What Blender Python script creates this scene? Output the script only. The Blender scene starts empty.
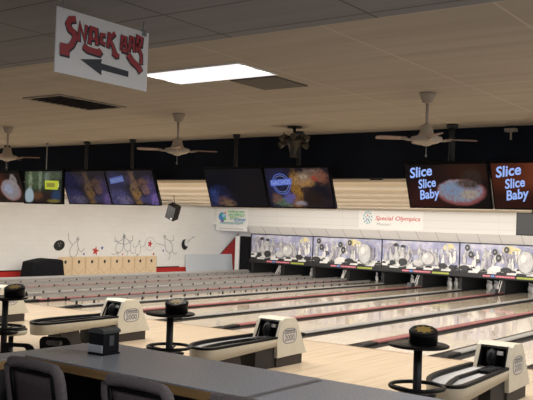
import bpy, bmesh, math, random
from mathutils import Vector, Matrix
random.seed(7)
PI=math.pi
scn=bpy.context.scene
COL=scn.collection

# ------------------------------------------------------------------ camera
F,YAW,PITCH,ROLL=823.856,-.631,.033,.036
CAM=Vector((11.152,-13.759,2.2))
fw=Vector((math.sin(YAW)*math.cos(PITCH),math.cos(YAW)*math.cos(PITCH),math.sin(PITCH)))
rt=Vector((math.cos(YAW),-math.sin(YAW),0)); up=rt.cross(fw)
r2=math.cos(ROLL)*rt+math.sin(ROLL)*up; u2=-math.sin(ROLL)*rt+math.cos(ROLL)*up
cd=bpy.data.cameras.new('camera'); cam=bpy.data.objects.new('camera',cd); COL.objects.link(cam)
M=Matrix((r2,u2,-fw)).transposed().to_4x4(); M.translation=CAM; cam.matrix_world=M
cd.sensor_width=36; cd.lens=F/533*36; cd.clip_end=200; cd.clip_start=.05
scn.camera=cam

# ------------------------------------------------------------------ materials
MAT={}
def mat(name,col=(.5,.5,.5),rough=.5,metal=0.,emit=None,es=0.,noise=0.,nscale=8.,spec=.5,coat=0.):
    if name in MAT: return MAT[name]
    m=bpy.data.materials.new(name); m.use_nodes=True; nt=m.node_tree; b=nt.nodes['Principled BSDF']
    b.inputs['Base Color'].default_value=(*col,1); b.inputs['Roughness'].default_value=rough
    b.inputs['Metallic'].default_value=metal; b.inputs['Specular IOR Level'].default_value=spec
    if coat: b.inputs['Coat Weight'].default_value=coat; b.inputs['Coat Roughness'].default_value=.08
    if emit: b.inputs['Emission Color'].default_value=(*emit,1); b.inputs['Emission Strength'].default_value=es
    tc=nt.nodes.new('ShaderNodeTexCoord'); n=nt.nodes.new('ShaderNodeTexNoise'); n.inputs['Scale'].default_value=nscale; n.inputs['Detail'].default_value=4
    nt.links.new(tc.outputs['Object'],n.inputs['Vector'])
    if noise:
        mx=nt.nodes.new('ShaderNodeMixRGB'); mx.blend_type='MULTIPLY'; mx.inputs[0].default_value=1
        cr=nt.nodes.new('ShaderNodeValToRGB'); cr.color_ramp.elements[0].position=.3; cr.color_ramp.elements[1].position=.7
        lo=1-noise; cr.color_ramp.elements[0].color=(lo,lo,lo,1); cr.color_ramp.elements[1].color=(1,1,1,1)
        nt.links.new(n.outputs['Fac'],cr.inputs[0]); mx.inputs[1].default_value=(*col,1); nt.links.new(cr.outputs[0],mx.inputs[2])
        nt.links.new(mx.outputs[0],b.inputs['Base Color'])
    MAT[name]=m; return m
def stripe_mat(name,c1,c2,axis,scale,rough,across_scale=.35,coat=0,spec=.5,c3=None):
    """boards: noise stretched along `axis` ('X' or 'Y'), fine across."""
    m=bpy.data.materials.new(name); m.use_nodes=True; nt=m.node_tree; b=nt.nodes['Principled BSDF']; L=nt.links.new
    tc=nt.nodes.new('ShaderNodeTexCoord'); mp=nt.nodes.new('ShaderNodeMapping')
    s=[scale,scale,scale]; s['XYZ'.index(axis)]=across_scale; mp.inputs['Scale'].default_value=s
    L(tc.outputs['Object'],mp.inputs[0]); n=nt.nodes.new('ShaderNodeTexNoise'); n.inputs['Scale'].default_value=1; n.inputs['Detail'].default_value=3
    L(mp.outputs[0],n.inputs['Vector']); cr=nt.nodes.new('ShaderNodeValToRGB')
    cr.color_ramp.elements[0].position=.3; cr.color_ramp.elements[0].color=(*c1,1); cr.color_ramp.elements[1].position=.7; cr.color_ramp.elements[1].color=(*c2,1)
    if c3: e=cr.color_ramp.elements.new(.5); e.color=(*c3,1)
    L(n.outputs['Fac'],cr.inputs[0]); L(cr.outputs[0],b.inputs['Base Color'])
    b.inputs['Roughness'].default_value=rough; b.inputs['Specular IOR Level'].default_value=spec
    if coat: b.inputs['Coat Weight'].default_value=coat; b.inputs['Coat Roughness'].default_value=.05
    MAT[name]=m; return m
def brick_mat(name,c,cm,w,h,axes,mort=.012,rough=.6,off=.5,bumpy=True):
    m=bpy.data.materials.new(name); m.use_nodes=True; nt=m.node_tree; b=nt.nodes['Principled BSDF']; L=nt.links.new
    tc=nt.nodes.new('ShaderNodeTexCoord'); sp=nt.nodes.new('ShaderNodeSeparateXYZ'); cb=nt.nodes.new('ShaderNodeCombineXYZ')
    L(tc.outputs['Object'],sp.inputs[0]); L(sp.outputs[axes[0]],cb.inputs[0]); L(sp.outputs[axes[1]],cb.inputs[1])
    br=nt.nodes.new('ShaderNodeTexBrick'); br.inputs['Scale'].default_value=1; br.inputs['Brick Width'].default_value=w; br.inputs['Row Height'].default_value=h
    br.inputs['Mortar Size'].default_value=mort; br.inputs['Mortar Smooth'].default_value=.3; br.offset=off
    br.inputs['Color1'].default_value=(*c,1); br.inputs['Color2'].default_value=(*[v*.97 for v in c],1); br.inputs['Mortar'].default_value=(*cm,1)
    L(cb.outputs[0],br.inputs[0]); L(br.outputs['Color'],b.inputs['Base Color']); b.inputs['Roughness'].default_value=rough
    MAT[name]=m; return m
def ceil_mat(name,c1,c2,line,tile,th):
    m=bpy.data.materials.new(name); m.use_nodes=True; nt=m.node_tree; b=nt.nodes['Principled BSDF']; L=nt.links.new
    tc=nt.nodes.new('ShaderNodeTexCoord'); mp=nt.nodes.new('ShaderNodeMapping'); mp.inputs['Scale'].default_value=(.5,7,1)
    L(tc.outputs['Object'],mp.inputs[0]); n=nt.nodes.new('ShaderNodeTexNoise'); n.inputs['Scale'].default_value=1; n.inputs['Detail'].default_value=4; L(mp.outputs[0],n.inputs['Vector'])
    cr=nt.nodes.new('ShaderNodeValToRGB'); cr.color_ramp.elements[0].position=.32; cr.color_ramp.elements[1].position=.68
    cr.color_ramp.elements[0].color=(*c1,1); cr.color_ramp.elements[1].color=(*c2,1); L(n.outputs['Fac'],cr.inputs[0])
    br=nt.nodes.new('ShaderNodeTexBrick'); br.offset=0; br.inputs['Scale'].default_value=1; br.inputs['Brick Width'].default_value=tile[0]; br.inputs['Row Height'].default_value=tile[1]
    br.inputs['Mortar Size'].default_value=th; br.inputs['Mortar Smooth'].default_value=.5
    L(tc.outputs['Object'],br.inputs[0]); mx=nt.nodes.new('ShaderNodeMixRGB'); L(br.outputs['Fac'],mx.inputs[0]); L(cr.outputs[0],mx.inputs[1]); mx.inputs[2].default_value=(*line,1)
    L(mx.outputs[0],b.inputs['Base Color']); b.inputs['Roughness'].default_value=.85; b.inputs['Specular IOR Level'].default_value=.2
    MAT[name]=m; return m
def soft_picture(name,base,blobs,strength,w=1.1,h=.6,seed=0,nscale=7,warp=.10):
    """screen picture: soft coloured blobs with warped edges and grain. blob=(u,v,ru,rv,colour,softness,grain)"""
    m=bpy.data.materials.new(name); m.use_nodes=True; nt=m.node_tree; b=nt.nodes['Principled BSDF']; L=nt.links.new
    tc=nt.nodes.new('ShaderNodeTexCoord'); n=nt.nodes.new('ShaderNodeTexNoise'); n.inputs['Scale'].default_value=nscale; n.inputs['Detail'].default_value=4
    mp0=nt.nodes.new('ShaderNodeMapping'); mp0.inputs['Location'].default_value=(seed,seed*.7,seed*1.3); L(tc.outputs['Object'],mp0.inputs[0]); L(mp0.outputs[0],n.inputs['Vector'])
    sub=nt.nodes.new('ShaderNodeVectorMath'); sub.operation='SUBTRACT'; L(n.outputs['Color'],sub.inputs[0]); sub.inputs[1].default_value=(.5,.5,.5)
    sc=nt.nodes.new('ShaderNodeVectorMath'); sc.operation='SCALE'; sc.inputs['Scale'].default_value=warp*3; L(sub.outputs[0],sc.inputs[0])
    ad=nt.nodes.new('ShaderNodeVectorMath'); ad.operation='ADD'; L(tc.outputs['Object'],ad.inputs[0]); L(sc.outputs[0],ad.inputs[1])
    strength*=.78
    g=nt.nodes.new('ShaderNodeTexNoise'); g.inputs['Scale'].default_value=26; g.inputs['Detail'].default_value=3; L(mp0.outputs[0],g.inputs['Vector'])
    gr_=nt.nodes.new('ShaderNodeMapRange'); gr_.inputs[1].default_value=.35; gr_.inputs[2].default_value=.65; gr_.inputs[3].default_value=.35; gr_.inputs[4].default_value=1.25; L(g.outputs['Fac'],gr_.inputs[0])
    prev=None
    for (u,v,ru,rv,col,soft,grain) in blobs:
        mp=nt.nodes.new('ShaderNodeVectorMath'); mp.operation='SUBTRACT'; mp.inputs[1].default_value=(u*w,0,v*h); L(ad.outputs[0],mp.inputs[0])
        ml=nt.nodes.new('ShaderNodeVectorMath'); ml.operation='MULTIPLY'; ml.inputs[1].default_value=(1/(ru*w),0,1/(rv*h)); L(mp.outputs[0],ml.inputs[0])
        ln=nt.nodes.new('ShaderNodeVectorMath'); ln.operation='LENGTH'; L(ml.outputs[0],ln.inputs[0])
        mr=nt.nodes.new('ShaderNodeMapRange'); mr.interpolation_type='SMOOTHSTEP'; mr.inputs[1].default_value=1-soft; mr.inputs[2].default_value=1+soft; mr.inputs[3].default_value=1; mr.inputs[4].default_value=0; L(ln.outputs['Value'],mr.inputs[0])
        fac=mr.outputs[0]
        if grain:
            mu=nt.nodes.new('ShaderNodeMath'); mu.operation='MULTIPLY'; mu.use_clamp=True; L(fac,mu.inputs[0]); L(gr_.outputs[0],mu.inputs[1]); fac=mu.outputs[0]
        mx=nt.nodes.new('ShaderNodeMixRGB'); L(fac,mx.inputs[0]); mx.inputs[2].default_value=(*col,1)
        if prev: L(prev,mx.inputs[1])
        else: mx.inputs[1].default_value=(*base,1)
        prev=mx.outputs[0]
    b.inputs['Base Color'].default_value=(.003,.003,.003,1); b.inputs['Specular IOR Level'].default_value=.2; L(prev,b.inputs['Emission Color']); b.inputs['Emission Strength'].default_value=strength; b.inputs['Roughness'].default_value=.2
    MAT[name]=m; return m
def picture_mat(name,stops,scale,strength,seed=0,dist=1.5,base=(.01,.01,.012)):
    """a lit screen showing a soft photographic picture: warped noise through colours"""
    m=bpy.data.materials.new(name); m.use_nodes=True; nt=m.node_tree; b=nt.nodes['Principled BSDF']; L=nt.links.new
    tc=nt.nodes.new('ShaderNodeTexCoord'); mp=nt.nodes.new('ShaderNodeMapping'); mp.inputs['Location'].default_value=(seed*3.1,seed*1.7,seed)
    L(tc.outputs['Object'],mp.inputs[0]); n=nt.nodes.new('ShaderNodeTexNoise'); n.inputs['Scale'].default_value=scale; n.inputs['Detail'].default_value=3; n.inputs['Distortion'].default_value=dist
    L(mp.outputs[0],n.inputs['Vector']); cr=nt.nodes.new('ShaderNodeValToRGB'); e=cr.color_ramp.elements
    while len(e)>1: e.remove(e[0])
    e[0].position=stops[0][0]; e[0].color=(*stops[0][1],1)
    for q,c in stops[1:]: k=e.new(q); k.color=(*c,1)
    L(n.outputs['Fac'],cr.inputs[0]); b.inputs['Base Color'].default_value=(*base,1); L(cr.outputs[0],b.inputs['Emission Color']); b.inputs['Emission Strength'].default_value=strength
    b.inputs['Roughness'].default_value=.2
    MAT[name]=m; return m

wood=stripe_mat('approach_maple',(.41,.325,.225),(.53,.43,.315),'Y',22,.24,.5,c3=(.51,.41,.29))
lane_wood=stripe_mat('lane_maple',(.48,.395,.28),(.64,.55,.42),'Y',28,.13,.3,coat=.5,c3=(.57,.475,.35))
white_brick=brick_mat('white_painted_block',(.87,.855,.82),(.81,.795,.76),.4,.2,('Y','Z'),.007)
siding=brick_mat('white_siding',(.72,.71,.69),(.60,.59,.57),3.4,.3,('X','Z'),.01,off=0)
cove_m=brick_mat('cove_panel',(.78,.77,.76),(.35,.34,.32),.85,3,('X','Z'),.012,off=0)
ceilA=ceil_mat('beige_ceiling_panel',(.41,.36,.30),(.47,.42,.355),(.56,.51,.45),(1.22,2.6),.010)
ceilB=ceil_mat('grey_ceiling_panel',(.235,.235,.25),(.27,.27,.285),(.13,.13,.135),(1.22,.61),.012)
ceilL=stripe_mat('lane_ceiling_board',(.53,.47,.38),(.63,.57,.475),'X',3,.7,.25,c3=(.58,.52,.42))
navy=mat('black_soffit_paint',(.012,.016,.026),.9,noise=.3,nscale=3,spec=.15)
black=mat('black_plastic',(.004,.004,.005),.45,spec=.12)
blackm=mat('black_matt_metal',(.007,.007,.008),.5,spec=.3)
blackg=mat('black_gloss',(.004,.004,.005),.45,spec=.12)
cream=mat('cream_fibreglass',(.49,.455,.37),.4,noise=.08,nscale=6)
creamd=mat('cream_trim',(.5,.45,.36),.45)
brown=mat('dark_brown_base',(.028,.020,.017),.6,noise=.2)
greym=mat('grey_metal',(.30,.30,.31),.35,.5,noise=.1)
lgrey=mat('light_grey_tray',(.50,.50,.51),.4,noise=.15)
redcap=mat('red_divider_cap',(.27,.085,.085),.4,noise=.12,nscale=4)
greycap=mat('grey_divider_cap',(.30,.295,.28),.4,noise=.1,nscale=4)
gutter_m=mat('dark_gutter',(.05,.045,.04),.35,noise=.2,nscale=3)
bumper_m=mat('bumper_rail_grey',(.27,.26,.25),.4,noise=.15)
red=mat('red_paint',(.52,.03,.025),.5,noise=.08)
white=mat('white_paint',(.80,.79,.77),.5,noise=.03)
ivory=mat('fan_ivory',(.42,.35,.28),.45,noise=.08)
bladew=mat('fan_blade_wood',(.26,.15,.12),.5,noise=.3,nscale=12)
pinw=mat('pin_white',(.82,.81,.78),.25,noise=.02)
pinr=mat('pin_red_stripe',(.6,.03,.03),.3)
gold=mat('yellow_decal',(.42,.28,.03),.5,noise=.2,nscale=30)
fabric=mat('mauve_grey_upholstery',(.15,.125,.125),.9,noise=.25,nscale=60,spec=.2)
fabric2=mat('mauve_grey_upholstery_panel',(.10,.078,.078),.95,noise=.3,nscale=80,spec=.15)
oak=stripe_mat('oak_edge',(.26,.15,.06),(.40,.24,.10),'X',40,.4,2)
cloth=mat('black_cloth',(.009,.009,.011),.95,noise=.3,nscale=9,spec=.2)
boardw=mat('light_plywood',(.76,.58,.37),.5,noise=.08,nscale=10)
boardl=mat('plywood_line',(.48,.31,.16),.5)
laminate=mat('speckled_grey_laminate',(.40,.415,.45),.25,noise=.45,nscale=120)
lamline=mat('laminate_joint',(.12,.12,.12),.5)
chrome=mat('brushed_chrome',(.5,.5,.5),.25,1.)
paleboard=mat('pale_blue_white_board',(.66,.70,.74),.4,noise=.03)

# ------------------------------------------------------------------ mesh helper
class MB:
    def __init__(s): s.bm=bmesh.new(); s.mats=[]; 
    def mi(s,m):
        if m is None: return 0
        if m not in s.mats: s.mats.append(m)
        return s.mats.index(m)
    def face(s,pts,m=None):
        vs=[s.bm.verts.new(p) for p in pts]
        try: f=s.bm.faces.new(vs)
        except ValueError: return
        f.material_index=s.mi(m); return f
    def box(s,x0,x1,y0,y1,z0,z1,m=None,rot=None,piv=None):
        P=[Vector(p) for p in ((x0,y0,z0),(x1,y0,z0),(x1,y1,z0),(x0,y1,z0),(x0,y0,z1),(x1,y0,z1),(x1,y1,z1),(x0,y1,z1))]
        if rot is not None:
            pv=Vector(piv or ((x0+x1)/2,(y0+y1)/2,(z0+z1)/2)); P=[rot@(p-pv)+pv for p in P]
        v=[s.bm.verts.new(p) for p in P]; k=s.mi(m)
        for q in ((0,3,2,1),(4,5,6,7),(0,1,5,4),(1,2,6,5),(2,3,7,6),(3,0,4,7)):
            s.bm.faces.new([v[i] for i in q]).material_index=k
        return v
    def prism(s,prof,axis,a0,a1,m=None):
        """profile of 2D points extruded along axis 'X','Y','Z'"""
        def P(u,v,a):
            return {'X':(a,u,v),'Y':(u,a,v),'Z':(u,v,a)}[axis]
        A=[s.bm.verts.new(P(u,v,a0)) for u,v in prof]; B=[s.bm.verts.new(P(u,v,a1)) for u,v in prof]; k=s.mi(m); n=len(prof)
        s.bm.faces.new(A[::-1]).material_index=k; s.bm.faces.new(B).material_index=k
        for i in range(n): s.bm.faces.new((A[i],A[(i+1)%n],B[(i+1)%n],B[i])).material_index=k
    def lathe(s,prof,c=(0,0,0),n=24,m=None,smooth=True,M=None):
        rings=[]; k=s.mi(m)
        for r,z in prof:
            ring=[]
            for i in range(n if r>1e-6 else 1):
                a=2*PI*i/n; p=Vector((r*math.cos(a),r*math.sin(a),z))
                if M is not None: p=M@p
                ring.append(s.bm.verts.new(p+Vector(c)))
            rings.append(ring)
        for A,B in zip(rings,rings[1:]):
            for i in range(n):
                a0,a1=A[i%len(A)],A[(i+1)%len(A)]; b0,b1=B[i%len(B)],B[(i+1)%len(B)]
                vs=[]
                for v in (a0,a1,b1,b0):
                    if v not in vs: vs.append(v)
                if len(vs)>2:
                    f=s.bm.faces.new(vs); f.material_index=k; f.smooth=smooth
        for ring,rev in ((rings[0],True),(rings[-1],False)):
            if len(ring)>2: s.bm.faces.new(ring[::-1] if rev else ring).material_index=k
    def tube(s,pts,r,n=8,m=None,closed=False):
        pts=[Vector(p) for p in pts]; k=s.mi(m); rings=[]; N=len(pts)
        for i,p in enumerate(pts):
            if closed: d=pts[(i+1)%N]-pts[i-1]
            else: d=pts[min(i+1,N-1)]-pts[max(i-1,0)]
            d.normalize(); a=Vector((0,0,1)) if abs(d.z)<.9 else Vector((1,0,0)); u=d.cross(a).normalized(); v=d.cross(u)
            rr=r[i] if isinstance(r,(list,tuple)) else r
            rings.append([s.bm.verts.new(p+rr*(math.cos(2*PI*j/n)*u+math.sin(2*PI*j/n)*v)) for j in range(n)])
        pr=list(zip(rings,rings[1:]))+([(rings[-1],rings[0])] if closed else [])
        for A,B in pr:
            for j in range(n):
                f=s.bm.faces.new((A[j],A[(j+1)%n],B[(j+1)%n],B[j])); f.material_index=k; f.smooth=True
        if not closed:
            s.bm.faces.new(rings[0][::-1]).material_index=k; s.bm.faces.new(rings[-1]).material_index=k
    def build(s,name,m=None,parent=None,bevel=0,loc=None,seg=2):
        if m is not None and not s.mats: s.mats=[m]
        bmesh.ops.recalc_face_normals(s.bm,faces=s.bm.faces[:])
        if bevel:
            ed=[e for e in s.bm.edges if len(e.link_faces)==2 and e.calc_face_angle(0)>.6]
            try: bmesh.ops.bevel(s.bm,geom=ed,offset=bevel,segments=seg,profile=.7,affect='EDGES',clamp_overlap=True)
            except Exception: pass
        me=bpy.data.meshes.new(name); s.bm.to_mesh(me); s.bm.free()
        for q in s.mats: me.materials.append(q)
        o=bpy.data.objects.new(name,me); COL.objects.link(o)
        if parent: o.parent=parent
        if loc: o.location=loc
        return o
def tag(o,label,cat,group=None,kind=None):
    if label: o['label']=label
    if cat: o['category']=cat
    if group: o['group']=group
    if kind: o['kind']=kind
    return o
def thing(name,loc,label,cat,group=None,rz=0):
    o=bpy.data.objects.new(name,None); COL.objects.link(o); o.location=loc; o.rotation_euler=(0,0,rz); o.empty_display_size=.1
    return tag(o,label,cat,group)
def kids(o): return [c for c in bpy.data.objects if c.parent==o]
def dup(o,loc=None,label=None,parent=None,rz=None):
    c=o.copy(); COL.objects.link(c)
    if parent: c.parent=parent
    if loc is not None: c.location=loc
    if rz is not None: c.rotation_euler.z=rz
    if label: c['label']=label
    for ch in kids(o): dup(ch,parent=c)
    return c
def S(o): o['kind']='structure'; return o

# flat artwork: polygons in a local XZ plane, front facing -Y, layered by tiny steps
class Art(MB):
    def __init__(s,step=.0008): super().__init__(); s.l=0; s.step=step
    def poly(s,pts,m,up=1):
        s.l+=up; y=-s.l*s.step
        s.face([(x,y,z) for x,z in pts],m)
    def ell(s,cx,cz,rx,rz,m,rot=0,n=20):
        c,d=math.cos(rot),math.sin(rot)
        s.poly([(cx+rx*math.cos(2*PI*i/n)*c-rz*math.sin(2*PI*i/n)*d,cz+rx*math.cos(2*PI*i/n)*d+rz*math.sin(2*PI*i/n)*c) for i in range(n)],m)
    def stroke(s,pts,w,m,closed=False,up=1):
        s.l+=up; y=-s.l*s.step; N=len(pts)
        P=[Vector(p) for p in pts]; Lf=[];Rt=[]
        for i in range(N):
            if closed: a,b=P[i-1],P[(i+1)%N]
            else: a,b=P[max(i-1,0)],P[min(i+1,N-1)]
            d1=(P[i]-a) if (i or closed) else (b-P[i]); d2=(b-P[i]) if (i<N-1 or closed) else d1
            d1=d1.normalized() if d1.length>1e-9 else d2.normalized(); d2=d2.normalized() if d2.length>1e-9 else d1
            t=(d1+d2); t=t.normalized() if t.length>1e-6 else d1
            n=Vector((-t.y,t.x)); k=1/max(.6,abs(n.dot(Vector((-d1.y,d1.x)))))
            Lf.append(P[i]+n*w/2*k); Rt.append(P[i]-n*w/2*k)
        for i in range(N if closed else N-1):
            j=(i+1)%N; s.face([(q.x,y,q.y) for q in (Rt[i],Rt[j],Lf[j],Lf[i])],m)
    def star(s,cx,cz,r,m,rot=0,k=.42,n=5):
        s.poly([(cx+(r if i%2==0 else r*k)*math.sin(PI*i/n+rot),cz+(r if i%2==0 else r*k)*math.cos(PI*i/n+rot)) for i in range(2*n)],m)
    def text(s,txt,x,z,h,m,shear=0,width=None,bold=0,rot=0,align='LEFT'):
        s.l+=1; y=-s.l*s.step
        cu=bpy.data.curves.new('t','FONT'); cu.body=txt; cu.size=1; cu.shear=shear; cu.offset=bold; cu.resolution_u=3
        ob=bpy.data.objects.new('t',cu); COL.objects.link(ob)
        dg=bpy.context.evaluated_depsgraph_get(); dg.update(); me=bpy.data.meshes.new_from_object(ob.evaluated_get(dg))
        xs=[v.co.x for v in me.vertices]; k=h/.72
        if not xs: return
        w0=max(xs)-min(xs); kx=k if not width else width/w0; x0=min(xs)
        c,d=math.cos(rot),math.sin(rot); off={'LEFT':0,'CENTER':-w0*kx/2,'RIGHT':-w0*kx}[align]
        vs=[]
        for v in me.vertices:
            a=(v.co.x-x0)*kx+off; b=v.co.y*k; vs.append(s.bm.verts.new((x+a*c-b*d,y,z+a*d+b*c)))
        mi=s.mi(m)
        for p in me.polygons:
            try: s.bm.faces.new([vs[i] for i in p.vertices]).material_index=mi
            except ValueError: pass
        bpy.data.objects.remove(ob); bpy.data.curves.remove(cu); bpy.data.meshes.remove(me)

# ================================================================== SETTING
WX=-13.9; RX=9.2; YF=-3.5; LC=3.05; CZ=3.6; BY=16.3
b=MB(); b.box(WX,14,-20,0,-.12,0); S(b.build('floor',wood))
b=MB(); b.box(WX,RX+3,0,20,-.25,-.12); S(b.build('floor.001',gutter_m))
b=MB(); b.box(WX,-12.05,0,18.3,-.12,0); S(b.build('floor.002',mat('side_aisle_floor',(.16,.13,.11),.6)))
plat=mat('concourse_carpet',(.05,.045,.05),.95,noise=.5,nscale=30)
b=MB(); b.box(6.6,14,-20,-9.3,0,.35); S(b.build('floor.003',plat))
b=MB(); b.box(WX,14,-20,-9.02,CZ,CZ+.1); S(b.build('ceiling',ceilB))
b=MB(); b.box(WX-.78,14-.78,-9.02+9.02,YF+9.02,CZ,CZ+.1); o=S(b.build('ceiling.001',ceilA)); o.location=(.78,-9.02,0)
# lane ceiling: shallow stepped baffles
b=MB(); b.box(WX,RX+3,YF+.15,BY,LC,LC+.1)
BAF=[-1.9,.4,2.9,5.6,8.6,11.8]
for y in BAF: b.box(WX,RX+3,y-.03,y,LC-.055,LC)
S(b.build('ceiling.002',ceilL))
b=MB(); b.box(WX,14,YF,YF+.15,2.945,CZ); S(b.build('wall_upper',navy))
b=MB(); b.box(WX-.15,WX,-20,18.3,-.1,CZ); S(b.build('wall_left',white_brick))
b=MB(); b.box(WX,-12.05,18.3,18.4,-.1,CZ); S(b.build('wall_back',white_brick))
b=MB(); b.box(WX,WX+.02,-3,17.4,0,.27); b.box(WX,WX+.03,-3,14.0,.27,.31,black); 
b.mats=[red,black] if False else b.mats
o=S(b.build('baseboard_left')); 
o.data.materials.clear(); o.data.materials.append(red); o.data.materials.append(black)
for p in o.data.polygons: p.material_index=1 if p.center.z>.275 or (p.center.z>.27 and abs(p.normal.z)<.5) else 0
b=MB(); b.box(WX,RX+3,BY,BY+.1,2.24,LC+.2); S(b.build('wall_front',siding))
b=MB(); b.prism([(BY,2.24),(BY+.02,2.26),(16.74,1.89),(16.72,1.87)],'X',-11.95,RX+3); S(b.build('wall_front.001',cove_m))
# pit back wall
b=MB(); b.box(-12,RX+3,19.6,19.7,-.2,2.3); S(b.build('wall_back.001',mat('pit_black',(.01,.01,.011),.9)))

# far left dark doorway beside the lanes, with white jamb
b=MB(); b.box(-12.95,-12.72,16.86,17.0,0,1.74); S(b.build('trim_1',white,bevel=.01))
b=MB()
prof=[]
for i in range(9):
    x=-12.7+i*.085; prof.append((x,16.9+(.03 if i%2 else 0)))
prof+=[(-12.02,16.98),(-12.7,16.98)]
b.prism(prof,'Z',.0,1.74)
cu=b.build('curtain',cloth); tag(cu,'narrow black pleated curtain hanging between the white jamb and the leftmost pinsetter picture','curtain')
# ------------------------------------------------------------------ LANES
W=1.7
def xdiv(k): return k*W
names={-7:'against the side aisle, farthest left',-6:'',}
DIVK=list(range(-7,6))
ordn=['first','second','third','fourth','fifth','sixth','seventh','eighth','ninth','tenth','eleventh','twelfth','thirteenth']
def divider(k,i):
    r=(k%2==0); x=xdiv(k); m=redcap if r else greycap
    t=thing('lane_divider',(x,0,0),('%s divider cap between bowling lanes, %s one counted from the side wall'%('flat dull red' if r else 'grey metal',ordn[i])),'lane divider','long divider caps between the lanes')
    b=MB(); h=.055
    b.prism([(-.10,h-.022),(-.09,h),(.09,h),(.10,h-.022)],'Y',.55,16.85); b.build('cap',m,t)
    b=MB(); b.box(-.075,.075,.56,16.85,-.12,h-.0225); b.build('cap_base',gutter_m,t)
    b=MB()   # dark pointed nose at the foul line
    A=[(-.12,.0),(.12,.0)]
    vs=[b.bm.verts.new(p) for p in ((-.07,-.02,.002),(.07,-.02,.002),(.095,.56,-.1),(-.095,.56,-.1),(.10,.56,h+.002),(-.10,.56,h+.002),(-.05,.1,h-.01),(.05,.1,h-.01))]
    for q in ((0,1,7,6),(6,7,4,5),(0,6,5,3),(1,2,4,7),(3,5,4,2),(0,3,2,1)): b.bm.faces.new([vs[j] for j in q])
    b.build('nose',blackm,t,bevel=.006)
    if r:
        b=MB(); b.box(-.10,.10,15.9,16.15,h,h+.16,None); b.prism([(15.8,h),(15.9,h),(15.9,h+.16)],'X',-.10,.10)
        b.build('cover_box',mat('dark_grey_cover',(.06,.06,.065),.5),t,bevel=.01)
        b=MB()
        for dx in (0,.16): b.tube([(-.06+dx,16.82,.05),(-.06+dx,16.80,.50)] if 0 else [(-.04+dx*.5,16.35,.06),(-.04+dx*.5,16.68,.50)],.016,6)
        b.build('brace',white,t)
    return t
def lane(k,i):
    x0=xdiv(k)+.11; x1=xdiv(k+1)-.11; xc=(x0+x1)/2; hw=.533
    t=thing('bowling_lane',(xc,0,0),'glossy maple bowling lane, %s one counted from the side wall%s'%(ordn[i],', with gutter bumper rails up' if k<-3 else ', gutters open'),'bowling lane','bowling lanes')
    b=MB(); b.box(-hw,hw,0,18.95,-.1,0); lb=b.build('lane_bed',lane_wood,t)
    # arrows and dots are inlaid
    b=MB()
    dk=mat('dark_inlay',(.06,.035,.02),.3)
    for j in range(-3,4): 
        y=4.6-abs(j)*.3; x=j*.137; b.face([(x-.03,y,.001),(x+.03,y,.001),(x,y+.16,.001)],dk)
    for j in (-4,-3,-2,2,3,4): b.box(j*.11-.01,j*.11+.01,2.1,2.13,.0002,.001,dk)
    b.build('arrow_marks',None,lb)
    for s in (-1,1):
        g=hw; e=(x1-x0)/2
        pr=[]
        n=6
        for q in range(n+1):
            a=PI*q/n; pr.append((s*(g+(e-g)/2)-(e-g)/2*math.cos(a),-.005-.08*math.sin(a)))
        pr2=pr+[(pr[-1][0],-.115),(pr[0][0],-.115)]
        b=MB(); b.prism(pr2,'Y',0.02,18.9)
        b.build('gutter',gutter_m,t)
        if k<-3:
            b=MB(); x=s*(g+.03)
            b.box(x-.012,x+.012,.5,16.3,.10,.18,bumper_m)
            y=.7
            while y<16.3:
                b.box(x-.014,x+.014,y-.025,y+.025,-.06,.12,blackm); y+=.6
            b.build('bumper_rail',None,t)
    return t
for i,k in enumerate(DIVK): divider(k,i)
for i,k in enumerate(DIVK[:-1]): lane(k,i)
# outer rail of the far left lane
b=MB(); b.box(-12.3,-12.05,0,16.8,-.1,.20); rr=b.build('side_rail',mat('pale_grey_curb',(.42,.415,.40),.4,noise=.1),bevel=.02); tag(rr,'long low grey curb along the outer edge of the lane nearest the side wall','rail')
# foul line strips
b=MB(); b.box(-12.0,RX,-.07,-.0,-.01,.0012); S(b.build('trim_2',mat('foul_line_dark',(.25,.17,.1),.35)))

# pinsetter kickback partitions
kb=None
KBX=DIVK
for i,k in enumerate(KBX):
    b=MB(); w_=.1 if k%2==0 else .06
    b.prism([(16.87,-.1),(19.5,-.1),(19.5,1.0),(16.87,1.0)],'X',xdiv(k)-w_,xdiv(k)+w_)
    o=b.build('kickback_partition',mat('kickback_grey',(.012,.011,.011),.6,noise=.3)); tag(o,'dark partition wall beside the pin deck, %s one counted from the side wall'%ordn[i],'partition','partitions between the pin decks')
# pins
def make_pin():
    t=thing('bowling_pin',(0,0,0),'white bowling pin with red neck stripes racked at the far end of a lane','bowling pin','bowling pins racked at the lane ends')
    pr=[(.025,0),(.029,.01),(.045,.06),(.0575,.115),(.0605,.14),(.055,.18),(.040,.23),(.027,.27),(.0235,.29),(.0245,.31),(.030,.335),(.0325,.352),(.029,.37),(.018,.38),(0,.382)]
    b=MB(); b.lathe(pr,n=12); b.build('body',pinw,t)
    b=MB(); b.lathe([(.030,.262),(.0262,.272)],n=12); b.lathe([(.0245,.284),(.0242,.294)],n=12); b.build('neck_stripe',pinr,t)
    return t
pin0=make_pin(); first=True
for k in DIVK[:-1]:
    xc=xdiv(k)+W/2
    for r in range(4):
        for j in range(r+1):
            p=(xc+(j-r/2)*.305,17.95+r*.264,.001)
            if k==DIVK[-2]: continue
            if first: pin0.location=p; first=False
            else: dup(pin0,p)

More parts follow.
